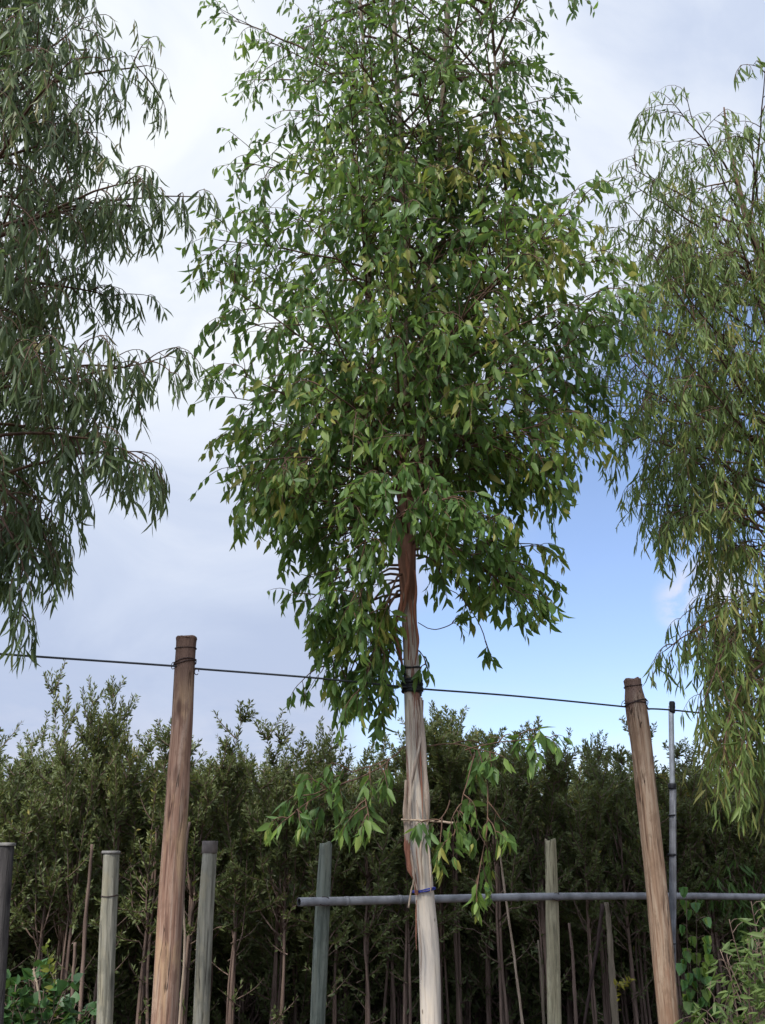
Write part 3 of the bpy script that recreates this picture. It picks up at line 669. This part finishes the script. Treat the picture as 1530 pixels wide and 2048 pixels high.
# row of short pale posts behind
SG = 'short pale posts behind the tall ones'
YA, YB, YC, YD, YE = 6.1, 6.4, 6.8, 7.9, 5.7
pA, L_A = make_post('short_post', [(209, 2048, 32), (214, 1900, 33), (220, 1780, 31), (223, 1706, 30)], YA, M['post_green'], 'short grey green post with a flat board cap, left of the tall reddish post', SG, 1.1, [(4.8, 1.3, 1.78, 0.010, 0.12)], 0.05, n=30)
pB, L_B = make_post('short_post', [(402, 2048, 33), (410, 1860, 32), (416, 1760, 30), (421, 1686, 28)], YB, M['post_green'], 'short pale green post with a brown collar, just right of the tall reddish post', SG, 3.4, [], 0.05, n=30)
pC, L_C = make_post('short_post', [(635, 2048, 30), (643, 1860, 30), (648, 1760, 28), (652, 1688, 25)], YC, M['post_blue'], 'short blue green post tied to the left end of the grey pipe', SG, 5.7, [(4.4, 0.9, 1.3, 0.008, 0.12)], 0.05, n=30)
pD, L_D = make_post('short_post', [(1109, 2048, 28), (1105, 1860, 27), (1103, 1760, 24), (1101, 1681, 22)], YD, M['post_straw'], 'short straw coloured post tied to the pipe between trunk and tall tan post', SG, 7.9, [(4.2, 1.4, 1.8, 0.006, 0.1)], 0.05, n=30)
pE, L_E = make_post('short_post', [(-12, 2048, 36), (0, 1860, 34), (8, 1760, 30), (14, 1690, 28)], YE, M['post_dark'], 'short weathered post painted dark for shade, with flat cap at the left edge', SG, 9.9, [], 0.05, n=30)
def cap_on(root, L4, rx, h, mat, name, tilt=0.0):
    c = L4[-1]; b = MB()
    zz = np.array([-h, -h + .003, -.003, 0]) + c[2] + 0.012
    b.tube([[c[0], c[1], z] for z in zz], [rx * .97, rx, rx, rx * .97], 28, rfun=lambda rr, ph, pts: rr * (1 + 0.05 * np.cos(ph * 3 + 1)[None, :]))
    put(b.build(name, mat, root), root)
cap_on(pA, L_A, L_A[-1][3] * 1.22, 0.016, M['cap_grey'], 'cap')
cap_on(pE, L_E, L_E[-1][3] * 1.25, 0.018, M['cap_grey'], 'cap')
cap_on(pB, L_B, L_B[-1][3] * 1.12, 0.075, M['collar'], 'collar')
wire_part('wire_loop', pA, loop_at(L_A, at(220, 1792, YA)[2], 0.003, 0, 1.0, 0.003, 0.003), 0.003, M['rust_wire'])

# ------------------------------------------------------------------ grey pipe, tied in front of the short posts
def pipe_pt(px, py):
    Yp = np.interp(px, [598, 647, 1101, 1530, 1800], [6.6, 6.8 - .095, 7.9 - .095, 9.0, 9.7]); return at(px, py, Yp)
pp_ = spline([pipe_pt(598, 1804), pipe_pt(800, 1799.5), pipe_pt(950, 1796), pipe_pt(1101, 1793), pipe_pt(1343, 1792), pipe_pt(1530, 1794), pipe_pt(1750, 1799)], 60)
rp0 = empty('pipe', pp_[0]); tag(rp0, 'long horizontal grey plastic pipe running behind the gum trunk', 'pipe')
b_ = MB(); b_.tube(pp_, 0.0275, 24, cap=False); b_.tube(pp_, 0.0235, 24, cap=False)
v0 = len(b_.v[0]); idx = np.arange(24); ring = np.stack([idx, v0 + idx, v0 + (idx + 1) % 24, (idx + 1) % 24], -1).ravel()
b_.l.append(ring); b_.s.append(np.full(24, 4)); b_.v.append(np.zeros((0, 3)))
put(b_.build('tube', M['pipe'], rp0), rp0)
for px, py, rr_ in ((796, 1799.5, .0315), (690, 1802, .030), (1030, 1794.5, .030)):
    c = pipe_pt(px, py); c2 = pipe_pt(px + 6, py - .1); b_ = MB(); b_.tube(np.array([c + (c2 - c) * u_ for u_ in np.linspace(0, 1, 3)]), rr_, 20)
    put(b_.build('joint', M['galv_dark'] if px == 796 else M['pipe'], rp0), rp0)
def tie(L4, px, py, root):
    c = pipe_pt(px, py); k_ = int(np.argmin(abs(L4[:, 2] - c[2]))); pc = L4[k_]
    a = np.linspace(0, 2 * math.pi * 1.6, 60)
    ry = (pc[1] + pc[3] + .01 - (c[1] - .033)) / 2; cy = (pc[1] + pc[3] + .01 + c[1] - .033) / 2
    pts = np.stack([pc[0] + (pc[3] * .9 + .008) * np.sin(a), cy - ry * np.cos(a), c[2] + .030 * np.cos(a * .93) * np.sin(a * .5 + 1)], 1)
    wire_part('tie_wire', root, pts, 0.003, M['rust_wire'])
tie(L_C, 645, 1802, rp0); tie(L_D, 1104, 1793, rp0)

# ------------------------------------------------------------------ slim metal pole at the right
YM = atz(1343, 1420, ZW)[1] + 0.01
rm = empty('metal_pole', at(1345, 1900, YM) * [1, 1, 0]); tag(rm, 'slim grey metal pole bound with black tape, just right of the tall tan post', 'pole')
b_ = MB(); b_.tube(spline([at(1345, 1585, YM), at(1343.5, 1500, YM), at(1342, 1412, YM)], 8), 5.2 * mpp(1343, 1500, YM), 16); put(b_.build('upper_tube', M['galv'], rm), rm)
lo = np.array([at(1346, 1570, YM), at(1345, 1800, YM), at(1343, 2048, YM)]); dn = lo[2] + (lo[2] - lo[1]) * (lo[2][2] + .05) / (lo[1][2] - lo[2][2])
b_ = MB(); b_.tube(spline([lo[0], lo[1], lo[2], dn], 16), 7.0 * mpp(1343, 1700, YM), 16); put(b_.build('lower_tube', M['galv_dark'], rm), rm)
b_ = MB(); b_.tube(spline([at(1349, 1600, YM - .02), at(1350, 1800, YM - .02), at(1347, 1905, YM - .02)], 10), 3.0 * mpp(1343, 1700, YM), 10); put(b_.build('side_rod', M['galv_dark'], rm), rm)
for y0_, y1_, w_ in ((1403, 1426, 6), (1567, 1578, 8), (1629, 1632, 8), (1707, 1712, 8.5), (1886, 1889, 8)):
    b_ = MB(); zc = spline([at(1344.5, y1_, YM - .006), at(1344, y0_, YM - .006)], 7)
    b_.tube(zc, w_ * mpp(1343, 1600, YM) * np.array([.9, 1.05, .95, 1.08, 1.0, 1.06, .85]), 16); put(b_.build('tape', M['rubber'], rm), rm)

# ------------------------------------------------------------------ strap, twine and sticks on the gum trunk
tt = at(824, 1372, Y0); rt = empty('tree_strap', tt); tag(rt, 'black rubber strap wound round the gum trunk where the cable passes', 'strap')
def zat(py): return at(824, py, Y0)[2]
b_ = MB()
for i_, zz in enumerate(np.linspace(zat(1382), zat(1362), 5)):
    pts = loop_at(trk, zz, 0.008, 0, 1.0, 0.003 * (-1) ** i_, 0.002, i_); b_.tube(pts, 0.0105 + 0.002 * (i_ % 2), 8, cap=False)
put(b_.build('wide_band', M['rubber'], rt), rt)
wire_part('upper_band', rt, loop_at(trk, zat(1337), 0.006, 0, 1.0, 0.003, 0.004), 0.0065, M['rubber'])
wire_part('lower_band', rt, loop_at(trk, zat(1385), 0.006, 0, 1.0, -0.004, 0.002), 0.004, M['rubber'])
b_ = MB(); b_.ribbon(spline([at(809, 1332, Y0 - .035), at(809, 1352, Y0 - .04), at(810, 1375, Y0 - .045), at(812, 1384, Y0 - .04)], 10), np.tile([.8, -.6, 0], (10, 1)), 0.020, .004); put(b_.build('side_strip', M['rubber'], rt), rt)
b_ = MB(); b_.ribbon(spline([at(839, 1350, Y0 - .02), at(841, 1372, Y0 - .035), at(842, 1392, Y0 - .035)], 10), np.tile([.8, .6, 0], (10, 1)), 0.014, .004); put(b_.build('side_strip', M['rubber'], rt), rt)
wire_part('buckle_wire', rt, spline([at(795, 1370, Y0 - .01), at(806, 1372, Y0 - .02), at(812, 1374, Y0 - .05)], 8), 0.008, M['rubber'])

zz = at(848, 1782, Y0)[2]; b_ = MB()
for o_ in (0, .008): b_.tube(loop_at(trk, zz + o_, 0.0105, 0, 1.0, 0.010, 0.002, o_ * 200), 0.0042, 6, cap=False)
tw = b_.build('twine', M['blue'], None, True, loc=at(848, 1782, Y0)); tag(tw, 'loop of dark blue twine tied round the cream gum trunk', 'twine')
def stick(name, pts, r0_, r1_, mat, label, cat='stick', group=None, n=14):
    P = spline(pts, n); P = P + np.cumsum(rng.normal(0, 0.0012, P.shape), axis=0)
    b = MB(); b.tube(P, np.linspace(r0_, r1_, n), 8, rfun=lambda rr, ph, p: rr * (1 + .12 * np.sin(np.arange(rr.shape[0]) * 2.1)[:, None]))
    o = b.build(name, mat, None, True, loc=P[0]); tag(o, label, cat, group); return o
stick('stick', [at(803, 1638, Y0 - .09), at(850, 1642, Y0 - .10), at(908, 1647, Y0 - .09)], 0.005, 0.008, M['cane'], 'straight dry stick lying crosswise against the peeling gum trunk')
stick('stick', [at(832, 1738, Y0 - .085), at(824, 1780, Y0 - .09), at(816, 1818, Y0 - .09)], 0.004, 0.006, M['cane'], 'short dry stick hanging down from loose bark beside the blue twine')

def down(p, q):   # continue the line q->p to the ground
    d = p - q; return p + d * (p[2] + .03) / (-d[2])
def cane(rows, Y, w0, w1, label, mat='cane', name='cane', cat='cane', group='dry canes and saplings among the posts'):
    P = [at(a, b, Y) for a, b in rows]; P = [down(P[0], P[1])] + P; m_ = mpp(rows[0][0], rows[0][1], Y) / 2
    return stick(name, P, w0 * m_, w1 * m_, M[mat], label, cat, group, 20)
cane([(352, 2048), (362, 1850), (372, 1700), (381, 1645)], 5.62, 10, 5, 'reddish cane standing close against the tall reddish post', 'stem')
cane([(361, 2048), (371, 1900), (369, 1800), (374, 1740)], 5.7, 6, 4, 'thin pale cane beside the reddish cane and tall reddish post', 'cane')
cane([(158, 2048), (168, 1860), (176, 1760), (183, 1690)], 7.2, 10, 6, 'rust brown stem left of the short capped post', 'stem')
cane([(142, 2048), (146, 1940), (150, 1880)], 7.3, 8, 6, 'grey brown stem standing beside the rust brown stem at left', 'stem')
cane([(81, 1995), (74, 1960), (68, 1935)], 6.6, 5, 5, 'short dead twig poking out of the green bush at bottom left', 'cane', 'stick', 'stick')
cane([(1232, 2048), (1226, 1950), (1220, 1860), (1214, 1805)], 8.35, 18, 9, 'thick grey leaning sapling stem below the pipe, left of the tan post', 'limb')
cane([(1172, 2020), (1190, 1910), (1203, 1808)], 8.5, 5, 8, 'dark stick leaning right to meet the pipe near the grey stem', 'rust_wire')
cane([(1045, 2048), (1034, 1960), (1020, 1850), (1008, 1770), (998, 1697)], 8.2, 6, 4, 'slender cane with a pale tip rising above the pipe', 'cane')
cane([(1088, 2048), (1085, 1960), (1079, 1880)], 8.6, 6, 4, 'thin grey stake just left of the straw coloured post', 'limb')
cane([(1152, 2048), (1146, 1930), (1138, 1850)], 8.4, 9, 5, 'thin brown forked stem right of the straw coloured post', 'stem')

# ------------------------------------------------------------------ plantation of young trees
def hedge_crown(seed, nshoot=13, rad=0.42, zb=1.35, zt_=2.9, dense=1.0, lowleaf=True, lsz=1.0, bottom=0.0):
    random.seed(seed); L = Leaves(); tw_ = MB()
    def shoot(p, d, ln, nl, tone, up=0.10, spread=0.75, plump=1.0):
        n = 7; pts = [p]; q = p.copy(); dd = norm(d)
        for i in range(n):
            dd = norm(dd + np.array([0, 0, up]) + rv3(0.06)); q = q + dd * ln / n; pts.append(q.copy())
        pts = np.array(pts); tw_.tube(pts, np.linspace(0.006, 0.002, n + 1), 4, cap=False)
        for i in range(nl):
            u = (i / nl) ** 0.8; f = u * n; a = min(int(f), n - 1); pp = pts[a] + (pts[a + 1] - pts[a]) * (f - a); td = norm(pts[a + 1] - pts[a])
            sdv = norm(np.cross(td, rv3())); sz = rnd(0.045, 0.072) * lsz * (1.05 - 0.35 * u) * plump
            L.add(pp + sdv * 0.004, td * rnd(0.4, 1.0) + sdv * spread + rv3(0.12), sz, sz * rnd(0.30, 0.42), tone + 0.25 * (u - 0.4) + random.gauss(0, 0.14))
        return pts
    for k_ in range(nshoot):
        a = rnd(0, 6.283); r_ = rad * math.sqrt(rnd(0.02, 1)); z0 = rnd(zb, zb + (zt_ - zb) * 0.45)
        p = np.array([math.cos(a) * r_ * 0.45, math.sin(a) * r_ * 0.45, z0]); ztop = zt_ - rnd(0, 0.5) * (zt_ - zb) * 0.8 - 0.25 * r_ / rad
        if k_ == 0: ztop = zt_
        tw_.tube(np.array([[0, 0, z0 - 0.18], (p + [0, 0, z0 - 0.18]) / 2 + [0, 0, -.02], p]), .006, 5)
        ln = max(0.35, ztop - z0); tone = 0.4 + random.gauss(0, 0.12)
        pts = shoot(p, np.array([math.cos(a) * r_ * 0.9 / ln, math.sin(a) * r_ * 0.9 / ln, 1.0]), ln, int(125 * ln * dense), tone, 0.03)
        for j in range(int(9 * dense)):
            b = random.randint(1, 6); c_ = rnd(0, 6.283)
            shoot(pts[b], np.array([math.cos(c_), math.sin(c_), rnd(0.2, 1.0)]), rnd(0.14, 0.34), int(30 * dense), tone + random.gauss(0, .08), 0.14)
    for k_ in range(int(11 * dense)):
        a = rnd(0, 6.283); r_ = rnd(0.3, 1.0) * rad; z0 = zb + rnd(-0.1, 0.5)
        p = np.array([math.cos(a) * r_ * 0.5, math.sin(a) * r_ * 0.5, z0]); tw_.tube(np.array([[0, 0, z0 - .12], p]), .004, 4)
        shoot(p, np.array([math.cos(a), math.sin(a), rnd(-.1, .5)]), rnd(.25, .45), int(60 * dense), 0.3 + random.gauss(0, .1), 0.10)
    if lowleaf:
        for j in range(7):
            c_ = rnd(0, 6.283); z = rnd(0.4, zb) if bottom == 0 else rnd(bottom, zb)
            shoot(np.array([0, 0, z]) + rv3(0.03), np.array([math.cos(c_), math.sin(c_), 0.3]), rnd(0.15, 0.35), 12, 0.2)
    return L, tw_
variants = []
vs = [(11, 14, .42, 1.18, 2.95, 1.1), (12, 12, .38, 1.12, 3.0, 1.0), (13, 15, .46, 1.2, 2.85, 1.1), (14, 13, .40, 1.1, 3.05, 1.0), (15, 16, .45, 1.15, 2.9, 1.15), (16, 11, .36, 1.22, 3.0, 1.0)]
def hedge_proto(idx, spec, bushy=False):
    seed, ns, rad, zb, zt2, dn_ = spec
    L, tw_ = hedge_crown(seed, ns, rad, zb, zt2, dn_)
    if bushy:
        L2, tw2 = hedge_crown(seed + 50, 16, rad * 1.1, 0.04, 1.9, 0.9, False, 1.3); L.p += L2.p; L.d += L2.d; L.L += L2.L; L.w += L2.w; L.t += L2.t
        tw_.v += tw2.v; tw_.s += tw2.s; tw_.l += [x + tw_.n for x in tw2.l]; tw_.n += tw2.n
    co_ = L.build('crown', M['leaf_hedge'], None, 'small')
    st = tw_; random.seed(seed + 100); st.tube(spline([[0, 0, -.03], [.02, .01, zb * .5], [0, 0, zb + .5]], 12), np.linspace(.018, .008, 12), 8)
    for k_ in range(random.choice((1, 2, 2, 3))):
        b0 = np.array([rnd(-.06, .06), rnd(-.06, .06), -0.03]); ln = zb + 0.9
        P = [b0 + np.array([rnd(-.012, .012) - b0[0] * i / 5 + rnd(-.02, .02), rnd(-.015, .015) - b0[1] * i / 5, ln * i / 5]) for i in range(6)]
        r_ = rnd(0.011, 0.019); st.tube(spline(P, 14), np.linspace(r_, r_ * .5, 14), 8)
    so = st.build('trunk', M['stem'], None)
    return co_, so
protos = [hedge_proto(i, s_) for i, s_ in enumerate(vs)]
bushy = [hedge_proto(10 + i, (60 + i, 12, .46, 1.2, 2.9, 1.0), True) for i in range(4)]
dense_p = hedge_proto(20, (80, 24, .62, 1.9, 3.35, 1.5))
proto_objs = [o for p_ in protos + bushy + [dense_p] for o in p_]
def hedge_tree(proto, x, y, top_scale, rz, wid, label, group):
    r_ = empty('plantation_tree', (x, y, 0)); tag(r_, label, 'tree', group)
    r_.rotation_euler = (0, 0, rz); r_.scale = (wid, wid, top_scale)
    for o in proto:
        c_ = o.copy(); col.objects.link(c_); c_.parent = r_; c_.matrix_parent_inverse.identity(); c_.location = (0, 0, 0)
    return r_
random.seed(99)
GH = 'young trees planted in dense rows'
def rowY(x, base): return base + 0.16 * x
front = [(-70, None, 'nursery tree with olive leaves beyond the left picture edge'), (28, 1430, 'olive leaved nursery tree right behind the dark post at the left edge'), (115, 1465, 'nursery tree behind the green bush at bottom left'),
         (172, 1320, 'nursery tree with the tallest narrow leafy spire, left of the short capped post'), (246, 1352, 'nursery tree with a tall spire between short capped post and tall reddish post'), (318, 1450, 'nursery tree half hidden by the tall reddish post'),
         (400, 1408, 'nursery tree rising behind the short collared post'), (486, 1440, 'nursery tree next right of the short collared post'), (575, 1420, 'nursery tree left of the blue green post, above the pipe end'),
         (655, 1420, 'nursery tree directly behind the blue green post'), (735, 1500, 'nursery tree between the blue green post and the gum trunk'), (812, 1500, 'nursery tree hidden mostly by the gum trunk'),
         (985, 1440, 'nursery tree behind the low right sprigs of the gum tree'), (1072, 1425, 'nursery tree with leafy top just left of the straw coloured post'), (1160, 1470, 'nursery tree just right of the straw coloured post'),
         (1232, 1425, 'nursery tree with a high top immediately left of the tall tan post'), (1310, 1480, 'nursery tree hidden mostly by the tall tan post'), (1395, 1490, 'nursery tree just right of the slim metal pole'),
         (1475, 1480, 'nursery tree behind the pale leaved sapling at bottom right'), (1560, 1470, 'nursery tree beyond the right picture edge')]
for i, (px, top, lab) in enumerate(front):
    if top is None: top = 1450
    Y = 8.9
    for _ in range(3): Y = rowY(at(px, 1600, Y)[0], 8.9)
    X = at(px, 1600, Y)[0]; pr = i % 6; ht = at(px, top, Y)[2]
    hedge_tree(protos[pr], X, Y, ht / vs[pr][4], rnd(0, 6.28), rnd(0.95, 1.15) if top > 1400 else 0.8, lab, GH)
Yd = 9.4; hedge_tree(dense_p, at(908, 1600, Yd)[0], Yd, at(908, 1388, Yd)[2] / 3.35, 0.6, 1.05, 'densest dark bushy nursery tree standing tall right of the gum trunk', GH)
backlab = 'slender olive leaved nursery tree in the rows behind the front row'
for base, step in ((9.75, .50), (10.6, .56), (11.5, .62), (12.5, .7), (13.6, .72), (14.8, .75), (16.0, .7)):
    half = base * 0.5 + 0.6; x = -half
    while x < half:
        y = rowY(x, base) + rnd(-.15, .15); s_ = rnd(0.88, 1.06) + 0.022 * (base - 9.75)
        if base > 10.2: pr_ = random.choice(bushy)
        else: pr_ = random.choice(protos)
        hedge_tree(pr_, x + rnd(-.12, .12), y, s_, rnd(0, 6.28), rnd(0.95, 1.25), backlab, GH)
        x += step
for o in proto_objs: bpy.data.objects.remove(o)

# ------------------------------------------------------------------ small plants at the foot
def plant(name, label, mat, kind, stemspec, leafL, ratio, hang, tone, nleaf, flat=None, stemmat='stem', leafname='foliage', sec=None):
    b = MB(); L = Leaves(); P0 = stemspec[0][0][0]
    root = empty(name, (P0[0], P0[1], 0)); tag(root, label, 'plant')
    for pts, r_ in stemspec:
        P = spline(pts, 14); b.tube(P, np.linspace(r_, r_ * .35, 14), 6)
        for i in range(nleaf):
            f = (0.25 + 0.75 * (i + .5) / nleaf) * 13; a = min(int(f), 12); pp = P[a] + (P[a + 1] - P[a]) * (f - a); td = norm(P[a + 1] - P[a]); sdv = norm(np.cross(td, rv3()))
            if sec:
                q = pp + (td * .5 + sdv) * rnd(*sec); b.tube(np.array([pp, (pp + q) / 2 + [0, 0, .01], q]), .0018, 3, cap=False)
            else: q = pp
            for _ in range(3 if sec else 1):
                d = td * .5 + sdv + rv3(.5 if sec else .15); d = norm(d) * (1 - hang) + np.array([0, 0, -hang]); l_ = rnd(*leafL)
                L.add(q, d, l_, l_ * rnd(*ratio), tone + random.gauss(0, .15))
    put(b.build('stem', M[stemmat], root), root); put(L.build(leafname, mat, root, kind, flat), root); return root
def gz(p): return np.array([p[0], p[1], 0.0])
sp = []
for i in range(34):
    px, py = rnd(-40, 180), rnd(1945, 2080); 
    if py < 1990 and px > 150: py += 40
    t_ = at(px, py, 6.5 + rnd(-.35, .35)); b0 = gz(at(85, 2048, 6.5)) + [rnd(-.25, .25), rnd(-.2, .2), 0]
    sp.append(([b0, (b0 + t_) / 2 + rv3(.04), t_], .006))
plant('leafy_bush', 'low bright green bush with rounded leaves at the bottom left', M['leaf_bush'], 'heart', sp, (.05, .085), (.75, .95), .15, .15, 16, .55, sec=(.03, .09))
t_ = at(93, 1885, 6.4); b0 = gz(at(115, 2048, 6.4))
plant('young_shoot', 'single upright shoot with yellow green leaves above the bottom left bush', M['leaf_yellow'], 'broad', [([b0, at(108, 2000, 6.4), at(100, 1940, 6.4), t_], .004)], (.045, .065), (.4, .5), .1, .1, 30, stemmat='limb')
t_ = at(1262, 1957, 8.0)
plant('young_shoot', 'tiny shoot with yellow leaves low beside the thick grey stem', M['leaf_yellow'], 'broad', [([gz(at(1228, 2048, 8.0)), at(1232, 1985, 8.0), at(1245, 1972, 8.0), t_], .004)], (.035, .05), (.35, .45), .1, .9, 40, stemmat='limb')
sp = []
for i in range(26):
    px, py = rnd(1395, 1560), rnd(1800, 2080)
    if px < 1430: py = max(py, 1850)
    t_ = at(px, py, 6.1 + rnd(-.4, .4)); b0 = gz(at(1490, 2048, 6.1)) + [rnd(-.1, .1), rnd(-.1, .1), 0]
    sp.append(([b0, b0 * .4 + t_ * .6 + rv3(.04) + [0.05, 0, 0.02], t_], .006))
plant('gum_sapling', 'bushy sapling with narrow pale green leaves at the bottom right', M['leaf_pale'], 'gum', sp, (.055, .105), (.22, .32), .40, .35, 15, sec=(.03, .10))
sp = []
for a_px, y0_, y1_ in ((1372, 1770, 1960), (1392, 1790, 2048), (1380, 1900, 2048), (1410, 1880, 2048), (1398, 1920, 2030)):
    sp.append(([gz(at(a_px + 10, 2048, 7.3)), at(a_px + 6, y1_, 7.3), at(a_px, y0_, 7.25)], .004))
plant('climbing_vine', 'climbing vine with heart shaped green leaves behind the right sapling', M['leaf_bush'], 'heart', sp, (.055, .09), (.7, .85), .75, .8, 11, None, sec=(.02, .07))
# narrow-leaved twigs of a second young gum seen between pole and sapling
sp = []
for i in range(16):
    px, py = rnd(1375, 1540), rnd(1660, 1800); t_ = at(px, py, 9.3 + rnd(-.3, .2)); b0 = gz(at(1510, 2048, 9.3)) + [rnd(-.1, .1), 0, 0]
    sp.append(([b0, at(1500, 1850, 9.3), t_], .006))
plant('gum_sapling', 'dark slender gum sapling between the metal pole and the right edge', M['leaf_broad'], 'gum', sp, (.10, .17), (.13, .18), .6, .4, 12, sec=(.03, .10))
